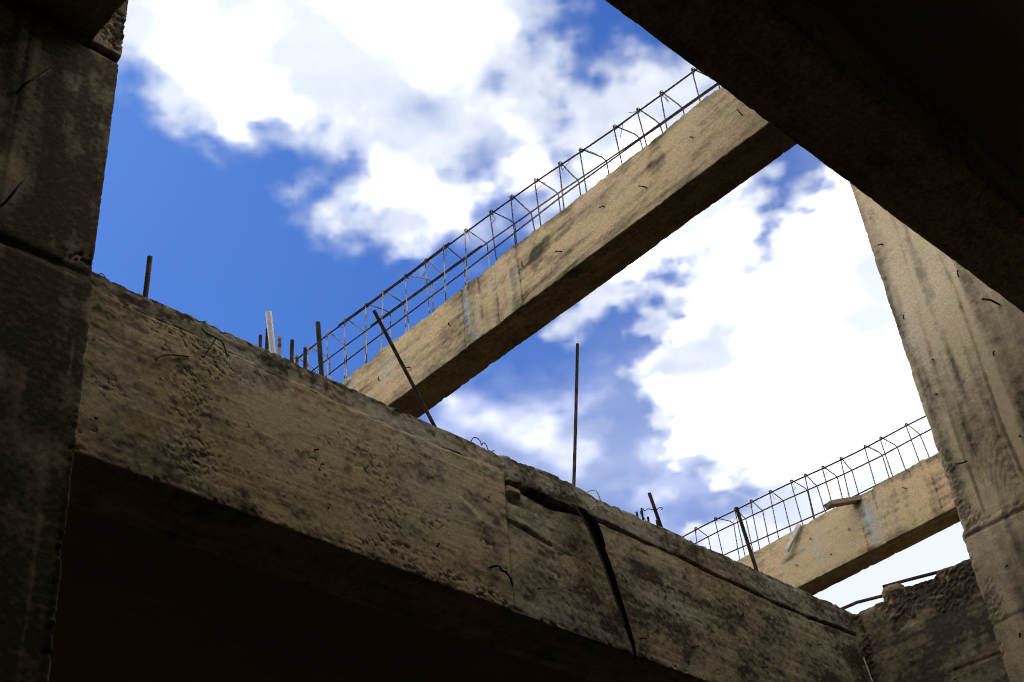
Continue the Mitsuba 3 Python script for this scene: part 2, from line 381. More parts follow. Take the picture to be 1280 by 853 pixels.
def main_beam(p, n, e):
    x, z = p[:, 0], p[:, 2]
    front, top, under = n[:, 1] < -0.5, n[:, 2] > 0.5, n[:, 2] < -0.5
    xw, zw = x + 0.03 * F(p, 14, 4, 70), z + 0.016 * F(p, 18, 4, 71)
    d = 0.0016 * F(p, (3, 60, 90), 3, 72)
    c = weather(p, 100, 0) + 0.13
    # the strip cast on top: proud of the face, with a thin joint on the left and a deep ragged one on the right
    left, right = x < 3.105, x >= 3.105
    seam = np.where(left, np.interp(x, *np.array(SEAM).T), np.interp(x, *np.array(CRACK).T)) + 0.018 * F(p, (9, 9, 1), 5, 73)
    above = smooth01(-0.004, 0.006, z - seam)
    proud = np.where(left, 0.003, 0.004 + 0.010 * F(p, (5, 1, 5), 3, 74) + 0.014 * np.exp(-((x - 3.35) / 0.22) ** 2))
    d += front * above * proud
    openness = np.where(left, smooth01(-0.12, 0.12, F(p, (6, 1, 1), 3, 75)) * 0.0055, 0.0045 + 0.022 * F(p, (6, 1, 1), 4, 76) * (x > 3.5) + 0.011 * np.exp(-((x - 3.3) / 0.12) ** 2))
    gap = np.exp(-((z - seam + openness * 0.7) / np.maximum(openness * 0.75, 0.004)) ** 2)
    d -= front * gap * np.where(left, 0.012, 0.038) * smooth01(0, 0.008, openness)
    c -= front * gap * np.where(left, 0.45, 0.35)
    d += front * above * 0.005 * F(p, 30, 4, 77)
    c -= front * above * (0.20 + 0.5 * np.clip(F(p, (4, 4, 9), 4, 78) + 0.05, 0, 1)) * np.where(left, 1.0, 0.55)
    # the shutter joint: the left panel stands proud, and a squared lump fills its top corner
    jx = np.interp(z, [2.2, 2.575, 2.8], [3.086, 3.094, 3.104]) + 0.004 * F(p, (1, 1, 30), 3, 79)
    d += front * 0.011 * (1 - smooth01(-0.004, 0.004, x - jx)) * (1 - above)
    groove = front * np.exp(-((x - jx - 0.006) / 0.005) ** 2) * (1 - above)
    d -= groove * 0.009
    c -= groove * 0.5
    lump = smooth01(3.098, 3.108, xw) * (1 - smooth01(3.170, 3.182, xw)) * smooth01(2.680, 2.700, z - 0.12 * (x - 3.1)) * (z < seam + 0.05)
    d += front * lump * 0.013
    hole = bump(3.145, 2.668, 1, 0.045, 0.014, x, z) + bump(3.245, 2.735, 0.9, 0.055, 0.018, x, z)
    d -= front * np.clip(hole, 0, 1) * 0.014 * (1 - lump)
    c -= front * np.clip(hole, 0, 1) * 0.4 * (1 - lump)  # darkness of the recess painted into the colour
    # second crack and a few scratches
    d2, _ = path_dist(x, z, [(3.094, 2.578), (3.183, 2.566), (3.281, 2.550), (3.32, 2.548)])
    d -= front * np.exp(-(d2 / 0.006) ** 2) * 0.012
    d += front * bump(3.2, 2.585, 0.003, 0.09, 0.012, x, z, -0.15)
    d += front * (bump(2.905, 2.545, 0.008, 0.045, 0.02, x, z, -0.5) + bump(2.95, 2.50, 0.006, 0.05, 0.03, x, z))
    # honeycombing where the mix ran thin
    hc = 0
    for hx, hz, rx, rz, k in ((1.70, 2.770, .10, .020, .9), (1.80, 2.752, .13, .035, 1), (1.88, 2.735, .10, .03, .9), (1.86, 2.66, .05, .06, .9), (1.80, 2.56, .055, .09, 1), (1.79, 2.44, .05, .09, 1),
                              (1.83, 2.33, .06, .08, 1), (1.93, 2.70, .06, .04, .7), (2.51, 2.52, .055, .11, .85), (2.54, 2.40, .075, .07, 1), (2.60, 2.29, .13, .045, 1), (2.75, 2.25, .16, .03, 1),
                              (2.95, 2.235, .16, .022, .9), (2.27, 2.46, .035, .06, .9), (2.22, 2.52, .05, .03, .6), (1.50, 2.46, .09, .025, .6), (1.46, 2.62, .05, .03, .55), (2.80, 2.43, .09, .03, .5),
                              (2.05, 2.50, .12, .03, .45), (2.10, 2.36, .10, .03, .4), (3.97, 2.53, .06, .07, .9), (2.92, 2.48, .05, .012, .8), (2.99, 2.44, .03, .02, .8), (1.33, 2.4, .1, .1, .5), (2.34, 2.62, .10, .05, .4),
                              (2.42, 2.40, .06, .05, .5), (2.68, 2.45, .12, .03, .45), (3.34, 2.53, .05, .02, .5), (2.5, 2.66, .12, .03, .35)):
        hc = np.maximum(hc, bump(hx, hz, k * 0.85, rx * 1.5, rz * 1.35, xw, zw))
    hc = smooth01(0.18, 0.75, hc + 1.6 * F(p, 19, 5, 80))
    hc = np.where(front, hc, 0)
    void = smooth01(0.02, 0.13, F(p, 82, 3, 88) + 0.25 * F(p, 23, 3, 89))
    fleck = smooth01(0.03, 0.15, F(p, 110, 2, 90))
    d -= hc * (0.0015 * void - 0.0008 * fleck)
    c += hc * (1.05 * fleck - 1.05 * void + 0.08)
    # soot and tar smears
    for hx, hz, k, rx, rz, t in ((2.775, 2.655, .75, .022, .055, -.25), (2.80, 2.60, .5, .02, .06, 0), (2.18, 2.66, .4, .03, .04, 0), (4.0, 2.60, .35, .14, .10, 0), (4.45, 2.55, .22, .30, .13, 0), (3.75, 2.45, .25, .12, .2, 0),
                                 (3.25, 2.45, .30, .12, .14, 0), (5.1, 2.5, .35, .25, .3, 0), (1.5, 2.70, .3, .03, .05, 0), (4.9, 2.45, .22, .4, .1, 0)):
        c -= front * bump(hx, hz, k, rx, rz, xw, zw, t) * (0.55 + 1.6 * np.clip(F(p, 30, 4, 82) + 0.2, 0, 1))
    drip = smooth01(0.05, 0.25, F(p, (9, 1, 0.9), 4, 83)) * smooth01(2.9, 3.5, x)
    c -= front * 0.22 * drip
    c += front * bump(0, 2.23, 0.16, 99, 0.03, x, z) * np.clip(0.5 + 3 * F(p, 9, 3, 84), 0, 1)
    c -= front * 0.10 * smooth01(3.05, 3.2, x) + front * 0.12 * smooth01(4.2, 5.2, x)
    d += top * 0.012 * F(p, 7, 4, 85) + e * top * 0.012 * F(p, (3.2, 1, 1), 4, 86)
    for bx in (1.677, 2.121, 2.146, 2.199, 2.246, 2.305, 2.384, 2.966, 3.600, 4.0, 4.066, 4.178, 4.800):      # rust run from each bar
        run = np.exp(-((x - bx + 0.010 * F(p, (1, 1, 22), 3, 91)) / 0.007) ** 2) * smooth01(2.70, 2.84, z + 0.05 * F(p, 9, 2, 92))
        c -= front * 0.38 * run
    tint = 0.20 + 0.5 * F(p, 4, 3, 87) + front * 0.16 * above + front * 0.10 * smooth01(2.9, 3.4, x)
    return d, np.where(under, c * 0.8, c), np.clip(tint, 0, 0.7)  # underside toned down, shade put into its colour


mesh, uv = cast(0, np.arange(MX0, MX1, 0.0040), (3.0, MB), (3.25, MT), (0.016, 0.05, 0.016, 0.0040), main_beam, r=0.004)
beam = numbered('concrete_beam')
labels[beam] = {'label': 'wide stained concrete beam crossing the lower half, with a black strip hanging down its face', 'category': 'beam'}
part(beam, 'body', mesh, 'concrete', True, uv)


def nails(parent, axis, at, pts, out, seed, r=0.0026, length=(0.014, 0.026)):
    """Bent nails and wire ends left by the shuttering. pts: the two other coordinates on the plane, out: +1 or -1."""
    g = np.random.default_rng(seed)
    other = [k for k in range(3) if k != axis]
    for a, b in pts:
        p0 = np.zeros(3)
        p0[axis], p0[other[0]], p0[other[1]] = at - out * 0.02, a, b
        L = g.uniform(*length)
        p1, p2 = p0.copy(), p0.copy()
        p1[axis] += out * (0.02 + L * 0.5)
        dirn = g.normal(0, 1, 2)
        dirn /= np.linalg.norm(dirn)
        p2[axis] += out * (0.02 + L * 0.9)
        p1[other[0]] += dirn[0] * L * 0.5
        p1[other[1]] += dirn[1] * L * 0.35
        p2[other[0]] += dirn[0] * L + g.normal(0, .003)
        p2[other[1]] += dirn[1] * L * 0.7
        part(parent, 'nail', tube([p0, p1, p2], r, 6), 'dark_wire', True)


nails(beam, 1, 3.0, [(1.513, 2.338), (1.885, 2.335), (2.239, 2.532), (2.31, 2.344), (3.011, 2.621), (2.848, 2.689), (2.746, 2.34), (3.217, 2.343), (4.035, 2.34), (3.736, 2.298), (3.613, 2.353), (4.406, 2.569),
                     (4.486, 2.375), (4.931, 2.598)], -1, 3)
part(beam, 'hooked_wire', tube(arc([(2.985, 2.99, 2.345), (2.992, 2.955, 2.338), (3.0, 2.95, 2.321), (3.02, 2.95, 2.322), (3.035, 2.96, 2.333), (3.051, 2.975, 2.357)], 5), 0.0045, 6), 'dark_wire', True)
part(beam, 'hooked_wire', tube(arc([(3.02, 2.955, 2.325), (3.045, 2.96, 2.315), (3.082, 2.985, 2.305)], 5), 0.0035, 6), 'dark_wire', True)


# ------------------------------------------------------------------ the two beams against the sky
def sky_beam(x0, joints, blue, seed):
    def fn(p, n, e):
        y, z = p[:, 1], p[:, 2]
        face, under, top = n[:, 0] < -0.5, n[:, 2] < -0.5, n[:, 2] > 0.5
        c = weather(p, seed, 1, 1.0, 0.55) + 0.30
        lo, hi = joints[0], joints[-1]
        d = 0.0006 * F(p, (60, 3, 70), 2, seed + 10)
        streak = F(p, (1, 15, 1.4), 4, seed + 11)
        mid = ((y > lo) & (y < hi)).astype(float)
        tone = np.random.default_rng(seed).uniform(-0.16, 0.14, len(joints) + 1)[np.searchsorted(joints, y)]
        c += face * mid * (2.8 * streak + 0.10) + face * tone
        diag = F(np.c_[p[:, 0], y - 0.2 * z, z * 4.5 + y * 0.4], (1, 3.2, 5), 4, seed + 12)
        c += face * (1 - mid) * 1.5 * diag - face * (1 - mid) * 0.34 * smooth01(0.04, 0.14, F(np.c_[p[:, 0], y * 0.7, z * 7 + y * 1.1], (1, 4, 3), 5, seed + 30)) * (y < lo)
        for k, j in enumerate(joints):
            jx = j + 0.004 * F(p, (1, 1, 20), 3, seed + 13 + k) + 0.02 * (z - 3.98) * (-1) ** k
            g = np.exp(-((y - jx) / 0.004) ** 2)
            rag = smooth01(-0.2, 0.2, F(p, (1, 1, 14), 3, seed + 40 + k)) if 0 < k < len(joints) - 1 else 0.9
            d -= face * g * 0.008 * rag
            c -= face * g * 0.55 * rag
            d += face * (0.006 if k % 2 == 0 else -0.003) * smooth01(-0.004, 0.004, y - jx) * (y < jx + 0.25) * (1 - smooth01(0.0, 0.2, y - jx))
            c -= face * 0.35 * rag * np.exp(-((y - jx) / 0.03) ** 2) * np.clip(F(p, (1, 30, 3), 3, seed + 60 + k) + 0.1, 0, 1)
        # damp under the top edge, dirt along the bottom arris
        c -= face * 0.75 * np.exp(-((z - 4.15) / 0.06) ** 2) * np.clip(0.45 + 2.4 * F(p, (1, 9, 5), 4, seed + 70), 0, 1)
        c -= face * 0.40 * np.exp(-((z - 3.80) / 0.035) ** 2) * np.clip(0.4 + 2.2 * F(p, (1, 7, 6), 4, seed + 71), 0, 1)
        c -= face * 0.5 * smooth01(0.10, 0.22, F(p, (1, 7, 4), 4, seed + 72)) * (y < lo)
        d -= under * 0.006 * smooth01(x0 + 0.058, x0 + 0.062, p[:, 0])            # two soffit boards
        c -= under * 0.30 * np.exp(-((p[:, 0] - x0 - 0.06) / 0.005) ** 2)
        c = np.where(under, c * 0.50 - 0.16, c)  # shade of the underside painted into its colour
        d += top * 0.012 * F(p, 9, 4, seed + 73) + np.where(z > 4.1, e, 0) * 0.022 * F(p, (1, 7, 1), 5, seed + 74)
        tint = 0.08 + 0.40 * F(p, 3, 4, seed + 75) + face * sum(bump(b, h, k, rb, rh, y + 0.09 * F(p, (1, 9, 4), 4, seed + 77), z) for b, h, rb, rh, k in blue) * smooth01(-0.12, 0.16, F(p, (1, 34, 3), 4, seed + 76))
        return d, c, np.clip(tint, 0, 1)
    return fn


fn = sky_beam(3.433, [3.105, 3.25, 3.353, 3.470], [(3.41, 3.95, .045, .2, .95), (3.41, 4.05, .05, .1, .8), (3.98, 4.02, .07, .1, .6), (4.33, 4.1, .07, .1, .8), (3.14, 3.9, .035, .14, .55), (2.6, 4.05, .10, .05, .35), (3.85, 3.95, .08, .06, .3)], 200)
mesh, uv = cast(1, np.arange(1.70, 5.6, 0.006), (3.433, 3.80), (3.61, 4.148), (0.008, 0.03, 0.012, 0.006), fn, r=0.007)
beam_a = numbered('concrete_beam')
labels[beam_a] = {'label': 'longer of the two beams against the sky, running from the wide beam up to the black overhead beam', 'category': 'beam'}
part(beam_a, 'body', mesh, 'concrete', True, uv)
nails(beam_a, 0, 3.433, [(1.865, 3.919), (2.1, 4.003), (2.357, 3.92), (2.586, 3.996), (2.841, 3.929), (3.082, 3.995), (4.068, 3.979), (3.566, 3.987), (3.828, 3.916)], -1, 4, r=0.0026, length=(0.018, 0.03))

fn = sky_beam(6.504, [2.990, 3.110, 3.226, 3.365, 3.487], [(3.43, 4.02, .06, .2, .9), (3.80, 3.98, .05, .15, .4), (3.95, 4.02, .08, .07, .45), (3.3, 3.95, .03, .1, .3)], 300)
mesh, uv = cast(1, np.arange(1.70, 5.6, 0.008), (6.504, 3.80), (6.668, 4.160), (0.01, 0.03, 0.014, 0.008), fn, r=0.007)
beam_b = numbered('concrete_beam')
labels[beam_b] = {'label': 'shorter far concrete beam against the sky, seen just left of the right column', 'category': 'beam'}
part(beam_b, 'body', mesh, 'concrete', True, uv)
nails(beam_b, 0, 6.504, [(3.58, 3.98), (3.72, 3.90), (3.95, 3.93), (3.15, 4.05), (3.84, 4.05)], -1, 5, r=0.003, length=(0.02, 0.03))


# ------------------------------------------------------------------ rough beam from the far corner to the right column
def rough_beam(p, n, e):
    y, z = p[:, 1], p[:, 2]
    face, top = n[:, 0] < -0.5, n[:, 2] > 0.5
    c = weather(p, 400, 1, 1.0, 0.6) - 0.48
    yw, zw = y + 0.03 * F(p, 13, 3, 401), z + 0.03 * F(p, 13, 3, 402)
    rough = np.maximum.reduce([bump(2.60, 2.79, 1, .30, .07, yw, zw), bump(2.50, 2.74, 1, .16, .10, yw, zw), bump(2.76, 2.74, .8, .08, .10, yw, zw), bump(2.40, 2.78, 1, .08, .10, yw, zw), bump(2.965, 2.6, .8, .03, .4, yw, zw)])
    rough = smooth01(0.25, 0.8, rough + 1.2 * F(p, 16, 5, 403))
    hb, rnd = pebbles(y + 0.006 * F(p, 60, 2, 408), z + 0.006 * F(p, 60, 2, 409), 0.017, 6)
    hb = np.clip(hb * 0.7 + 1.5 * F(p, 55, 3, 410), 0, 1)
    d = face * rough * (0.014 * hb - 0.012 + 0.02 * F(p, 15, 3, 411))
    c += face * rough * (0.40 * hb - 0.42 + 0.35 * (rnd - 0.5))
    c -= face * 0.35 * bump(2.55, 2.55, 1, .22, .12, y, z) * np.clip(0.7 + 2 * F(p, 7, 3, 404), 0, 1)
    c += face * (bump(2.485, 2.45, .45, .022, .08, yw, z) + bump(2.53, 2.40, .35, .012, .04, yw, z) + bump(2.42, 2.47, .3, .016, .05, yw, z) + bump(2.72, 2.66, .2, .10, .04, yw, zw))
    d -= face * np.exp(-((z - 2.395 - 0.05 * (y - 2.5)) / 0.006) ** 2) * 0.008 * (y < 2.62)
    edge = np.interp(y, [2.30, 2.377, 2.416, 2.528, 2.563, 2.661, 2.774, 2.82, 2.90, 3.0], [2.835, 2.833, 2.836, 2.846, 2.822, 2.835, 2.86, 2.83, 2.80, 2.80]) - 2.835
    d += top * (edge * 1.0 + 0.014 * F(p, 16, 4, 405)) + np.where(z > 2.8, e, 0) * 0.02 * F(p, (1, 18, 1), 4, 406)
    return d, c, np.clip(0.12 + 0.4 * F(p, 4, 3, 407), 0, 0.6)


mesh, uv = cast(1, np.arange(2.05, 3.30, 0.005), (5.27, 2.10), (5.52, 2.835), (0.02, 0.03, 0.012, 0.005), rough_beam, r=0.010)
beam_c = numbered('concrete_beam')
labels[beam_c] = {'label': 'dark beam with a crumbling stony top, between the far corner and the right column', 'category': 'beam'}
part(beam_c, 'body', mesh, 'concrete', True, uv)
nails(beam_c, 0, 5.27, [(2.584, 2.364), (2.75, 2.5)], -1, 6)


# ------------------------------------------------------------------ black beams overhead
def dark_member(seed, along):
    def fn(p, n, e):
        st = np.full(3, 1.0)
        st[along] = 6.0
        return e * 0.007 * F(p, st * 1.6, 5, seed), 0.35 * weather(p, seed + 1, along) - (0.0 if seed == 500 else 0.05), np.clip(0.1 + 0.3 * F(p, 3, 3, seed + 9), 0, 0.5)  # overhead shade put into the colour by toning the concrete down
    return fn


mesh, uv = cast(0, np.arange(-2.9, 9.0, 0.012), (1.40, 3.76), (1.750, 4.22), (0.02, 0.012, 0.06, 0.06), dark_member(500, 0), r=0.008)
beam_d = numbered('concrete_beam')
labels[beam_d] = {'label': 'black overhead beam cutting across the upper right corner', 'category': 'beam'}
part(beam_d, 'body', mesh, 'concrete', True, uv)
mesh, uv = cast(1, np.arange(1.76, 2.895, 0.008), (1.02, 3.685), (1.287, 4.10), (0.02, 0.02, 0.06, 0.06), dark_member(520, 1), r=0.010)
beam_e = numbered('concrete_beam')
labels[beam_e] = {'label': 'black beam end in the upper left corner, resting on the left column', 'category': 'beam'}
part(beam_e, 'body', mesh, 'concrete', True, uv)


# the frame the sky beams run to, beyond the wide beam
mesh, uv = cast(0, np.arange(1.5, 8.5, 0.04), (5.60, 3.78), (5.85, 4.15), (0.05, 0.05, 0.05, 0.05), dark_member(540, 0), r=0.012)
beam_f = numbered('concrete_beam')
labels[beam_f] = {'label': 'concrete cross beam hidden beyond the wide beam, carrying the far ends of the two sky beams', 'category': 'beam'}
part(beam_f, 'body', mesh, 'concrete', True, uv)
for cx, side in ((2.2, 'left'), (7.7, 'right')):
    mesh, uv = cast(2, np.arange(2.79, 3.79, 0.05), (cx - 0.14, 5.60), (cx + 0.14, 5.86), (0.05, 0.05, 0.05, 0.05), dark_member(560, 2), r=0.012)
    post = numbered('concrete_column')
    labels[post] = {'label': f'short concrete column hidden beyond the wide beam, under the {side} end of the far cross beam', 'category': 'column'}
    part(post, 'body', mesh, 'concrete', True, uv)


# ------------------------------------------------------------------ columns
def left_column(p, n, e):
    x, z = p[:, 0], p[:, 2]
    face, right = n[:, 1] < -0.5, n[:, 0] > 0.3
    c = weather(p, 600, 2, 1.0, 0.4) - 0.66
    lean = np.interp(z, [-1.6, 1.5, 2.5, 2.75, 2.94, 3.2, 3.5, 4.0, 4.4], [0.016, 0.012, 0.0, -0.006, -0.010, -0.014, -0.019, -0.023, -0.025])
    d = right * lean
    low = 1 - smooth01(2.70, 2.72, z)
    d += 0.006 * low * face
    j1 = 2.735 + 0.02 * F(p, (7, 7, 1), 4, 601)
    g1 = np.exp(-((z - j1) / 0.014) ** 2)
    d -= g1 * 0.016 * np.clip(0.7 + 3 * F(p, (9, 9, 1), 3, 610), 0.1, 1.3)
    c -= g1 * 0.4
    j2 = 3.672 + 0.02 * (x - 1.3) + 0.012 * F(p, (8, 8, 1), 4, 602)
    g2 = np.exp(-((z - j2) / 0.008) ** 2) * smooth01(1.22, 1.27, x)
    d -= g2 * 0.02
    c -= g2 * 0.5
    d += 0.012 * smooth01(0, 0.015, z - j2) * (x > 1.2)
    d += right * e * 0
    d += (x > 1.36) * 0.012 * F(p, 17, 4, 603) * np.where(z > 2.6, 1, 0.4)
    rough = smooth01(0.3, 0.6, np.maximum(bump(1.35, 3.8, 1, .06, .15, x, z), bump(1.34, 2.79, .8, .08, .03, x, z)) + 0.7 * F(p, 20, 3, 604))
    hb, rnd = pebbles(x, z, 0.016, 7)
    d += face * rough * (0.010 * hb - 0.008)
    c += face * rough * (0.4 * hb - 0.3)
    for hx, hz, k, rx, rz in ((1.20, 3.45, .5, .022, .35), (1.20, 3.05, .25, .03, .3), (1.20, 2.70, .5, .06, .10), (1.26, 2.5, .35, .05, .35), (1.27, 2.25, .6, .018, .014)):
        c -= face * bump(hx, hz, k, rx, rz, x + 0.02 * F(p, (6, 6, 3), 3, 605), z)
    c += face * (bump(1.13, 3.3, .30, .05, .3, x, z) + bump(1.12, 2.95, .3, .04, .12, x, z) + bump(1.335, 1.7, .35, .006, .3, x + 0.02 * F(p, (1, 1, 3), 3, 606), z) + bump(1.36, 2.42, .3, .006, .08, x, z))
    seam = np.exp(-((x - 1.085 - 0.008 * F(p, (1, 1, 4), 3, 607)) / 0.005) ** 2)
    d -= face * seam * 0.003
    c -= face * seam * 0.15
    j3 = np.exp(-((z - 1.90 - 0.01 * F(p, (9, 9, 1), 3, 608)) / 0.006) ** 2)
    d += j3 * face * 0.001
    c += j3 * face * 0.08
    return d, c, np.clip(0.22 + 0.4 * F(p, 3, 3, 609), 0, 0.6)


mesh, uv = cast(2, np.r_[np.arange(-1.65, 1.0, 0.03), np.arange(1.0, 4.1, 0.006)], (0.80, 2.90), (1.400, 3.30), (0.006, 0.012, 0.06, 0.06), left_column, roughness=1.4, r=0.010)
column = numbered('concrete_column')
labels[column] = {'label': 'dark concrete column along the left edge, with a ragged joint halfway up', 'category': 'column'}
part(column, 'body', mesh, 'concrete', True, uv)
part(column, 'bent_wire', tube(arc([(1.080, 2.91, 3.300), (1.086, 2.86, 3.312), (1.113, 2.85, 3.348), (1.134, 2.85, 3.389), (1.149, 2.85, 3.411)], 5), 0.0042, 6), 'dark_wire', True)
part(column, 'bent_wire', tube(arc([(1.10, 2.91, 2.85), (1.105, 2.86, 2.862), (1.118, 2.85, 2.90), (1.132, 2.85, 2.93)], 5), 0.0042, 6), 'dark_wire', True)


def right_column(p, n, e):
    y, z = p[:, 1], p[:, 2]
    face, far = n[:, 0] < -0.5, n[:, 1] > 0.3
    c = 1.08 + 0.7 * F(p, 2.3, 4, 700) + 2.4 * F(p, (20, 20, 1.2), 4, 701) + 0.7 * F(p, 30, 4, 702) + 0.2 * F(p, (6, 6, 60), 3, 703)
    d = 0.0006 * F(p, (60, 60, 4), 2, 704)
    yw = y + 0.015 * F(p, (1, 6, 3), 4, 705)
    # seams between the shutter boards
    s1 = np.interp(z, [2.9, 3.08, 3.4, 3.81, 4.41, 4.75], [2.245, 2.246, 2.251, 2.249, 2.219, 2.206])
    s2 = np.interp(z, [2.9, 3.05, 3.35, 3.74, 4.08, 4.40], [2.027, 2.027, 2.041, 2.031, 2.029, 2.058])
    up = smooth01(2.98, 3.0, z)
    for s, k in ((s1, 0), (s2, 1)):
        rag = np.clip(0.6 + 2.2 * F(p, (1, 1, 9), 4, 710 + k), 0.1, 1.3)
        t = y - s + 0.004 * F(p, (1, 1, 20), 3, 720 + k)
        d += face * up * (np.exp(-(t / 0.006) ** 2) * 0.006 * rag - np.exp(-((t + 0.010) / 0.004) ** 2) * 0.005)
        d += face * up * 0.005 * smooth01(-0.01, 0.003, t) * (1 - smooth01(0.0, 0.13, t))
        c -= face * up * np.exp(-((t + 0.010) / 0.006) ** 2) * 0.42 * rag
    # rain streaks
    for hy, k, ry, z0, z1 in ((2.155, .62, .026, 3.2, 4.7), (2.30, .45, .022, 3.0, 4.5), (2.335, .35, .02, 2.9, 4.8), (2.075, .30, .02, 3.1, 3.9), (1.93, .4, .02, 3.1, 3.7), (2.20, .35, .012, 3.2, 4.2), (1.965, .4, .014, 3.25, 3.6)):
        c -= face * 1.3 * k * np.exp(-((yw - hy) / ry) ** 2) * smooth01(z0 - 0.2, z0 + 0.3, z) * (1 - smooth01(z1 - 0.4, z1, z)) * np.clip(0.75 + 1.8 * F(p, (1, 14, 4), 4, 730), 0, 1.2)
    loopm = np.abs(np.hypot((y - 2.13) / 0.06, (z - 3.42) / 0.30) - 1) < 0.22
    c -= face * 0.28 * loopm * (z < 3.55)
    grain = np.sin(60 * np.hypot((y - 2.06) * 1.0, (z - 2.95) * 0.35) * 6 + 8 * F(p, 6, 3, 731))
    c += face * 0.16 * grain * bump(2.10, 3.15, 1, .12, .22, y, z)
    c -= face * bump(1.93, 3.75, .5, .03, .02, y, z)
    # the two pour joints low down, stony where the mix ran out
    low = 1 - smooth01(2.945, 2.965, z + 0.02 * F(p, (1, 14, 1), 4, 740))
    d += low * 0.012
    j2 = np.exp(-((z - 2.508 - 0.012 * F(p, (9, 9, 1), 4, 741)) / 0.008) ** 2)
    d -= j2 * 0.006
    c -= j2 * 0.3
    j1 = np.exp(-((z - 2.925 - 0.02 * F(p, (9, 9, 1), 4, 750)) / 0.009) ** 2)
    d -= face * j1 * 0.012
    c -= face * j1 * 0.55
    c -= face * (1 - smooth01(3.0, 3.7, z)) * (0.10 + 1.3 * np.clip(F(p, 8, 5, 751), 0, 1))
    rough = np.maximum.reduce([bump(2.335, 3.25, 1, .035, .16, y, z), bump(2.33, 3.05, 1, .05, .12, y, z), bump(2.15, 2.955, 1, .35, .022, y, z), bump(2.30, 2.98, 1, .07, .05, y, z), bump(2.32, 2.60, 1, .05, .10, y, z), bump(2.295, 4.8, .7, .03, .05, y, z)])
    rough = smooth01(0.28, 0.8, rough + 1.2 * F(p, 20, 5, 742))
    hb, rnd = pebbles(y + 0.005 * F(p, 70, 2, 747), z + 0.005 * F(p, 70, 2, 748), 0.014, 8)
    hb = np.clip(hb * 0.7 + 1.5 * F(p, 70, 2, 749), 0, 1)
    d += face * rough * (0.010 * hb - 0.007)
    c += face * rough * (0.35 * hb - 0.42 + 0.3 * (rnd - 0.5))
    c += face * low * (0.35 * np.clip(F(p, (1, 40, 2), 3, 743), -1, 1) - 0.14)
    d += far * (0.010 * F(p, (8, 8, 8), 4, 744) + np.where((z > 2.85) & (z < 3.35), 0.012 * F(p, 26, 3, 745), 0))
    return d, c, np.clip(0.22 + 0.35 * F(p, (3, 3, 1), 3, 746), 0, 0.55)


mesh, uv = cast(2, np.r_[np.arange(-1.65, 2.1, 0.04), np.arange(2.1, 5.3, 0.006)], (5.27, 1.55), (5.60, 2.362), (0.03, 0.03, 0.012, 0.006), right_column, r=0.010)
column_r = numbered('concrete_column')
labels[column_r] = {'label': 'tall pale streaked concrete column on the right, rising behind the black overhead beam', 'category': 'column'}
part(column_r, 'body', mesh, 'concrete', True, uv)
nails(column_r, 0, 5.27, [(2.283, 4.595), (2.319, 4.119), (1.992, 4.16), (1.968, 3.68), (2.237, 3.829), (2.273, 3.65), (1.975, 3.25), (2.215, 2.73), (2.272, 2.405)], -1, 7, r=0.0036, length=(0.025, 0.04))
part(column_r, 'nail', tube([(5.29, 1.85, 3.905), (5.20, 1.858, 3.90), (5.13, 1.866, 3.875)], 0.005, 6), 'dark_wire', True)
part(column_r, 'hooked_wire', tube(arc([(5.285, 2.292, 3.28), (5.25, 2.289, 3.266), (5.235, 2.273, 3.25), (5.235, 2.247, 3.24), (5.25, 2.233, 3.247)], 5), 0.0045, 6), 'dark_wire', True)


# ------------------------------------------------------------------ reinforcement cages on the two sky beams
def cage(name, label, xf, xb, stations, ztop, zback, zlow, root, y0, y1, pale, r=0.0036, heavy=None, low_x=None):
    key = numbered(name)
    labels[key] = {'label': label, 'category': 'rebar cage'}
    ys = np.linspace(y0, y1, 40)
    wob = lambda a: a * np.array([F(np.array([[k * 0.35, s, 0]]), 1, 3, 9)[0] for k in range(40)])
    for s, (x, zf) in enumerate(((xf, ztop), (xb, zback), (low_x or xf, zlow))):
        part(key, 'long_bar', tube(np.c_[np.full(40, x) + wob(0.012), ys, zf(ys) + wob(0.012) - 0.006], r * (1.0 if s else 1.1), 8), 'rust', True)
    if heavy:
        for (a, b, x, zf) in heavy:
            yy = np.linspace(a, b, 20)
            part(key, 'long_bar', tube(np.c_[np.full(20, x), yy, zf(yy) + 0.001], r * 1.25, 8), 'rust', True)
    for k, y in enumerate(stations):
        g = np.random.default_rng(900 + k)
        zf, zb = float(ztop(y)), float(zback(y))
        yb = y + g.normal(-0.012, 0.018)
        dx, rr = 0.010, 0.0032
        loop = [(xf - dx + g.normal(0, .006), y + g.normal(0, .013), root), (xf - dx, y, zf - 0.013), (xf - dx + 0.003, y, zf + 0.002), (xf + 0.004, y, zf + 0.010),
                (xb - 0.02, yb, zb + 0.008), (xb + dx - 0.002, yb, zb + 0.001), (xb + dx, yb, zb - 0.013), (xb + dx + g.normal(0, .006), yb + g.normal(0, .013), root)]
        part(key, 'stirrup', tube(np.array(loop), rr * r / 0.0042, 7), 'coated_rust' if pale(y) else 'rust', True)
        # binding wire twisted round the crossing
        ang = np.linspace(0, 4 * math.pi, 18)
        knot = np.c_[xf + 0.011 * np.cos(ang), y + np.linspace(-0.006, 0.006, 18), zf + 0.001 + 0.011 * np.sin(ang)]
        tail = knot[-1] + np.array([[g.normal(0, .01), g.normal(0, .02), -0.02 + g.normal(0, .015)], [g.normal(0, .015), g.normal(0, .03), -0.04 + g.normal(0, .03)]])
        part(key, 'tie_wire', tube(np.vstack([knot, tail]), 0.0014, 5), 'coated_rust' if pale(y) else 'rust', True)
    return key


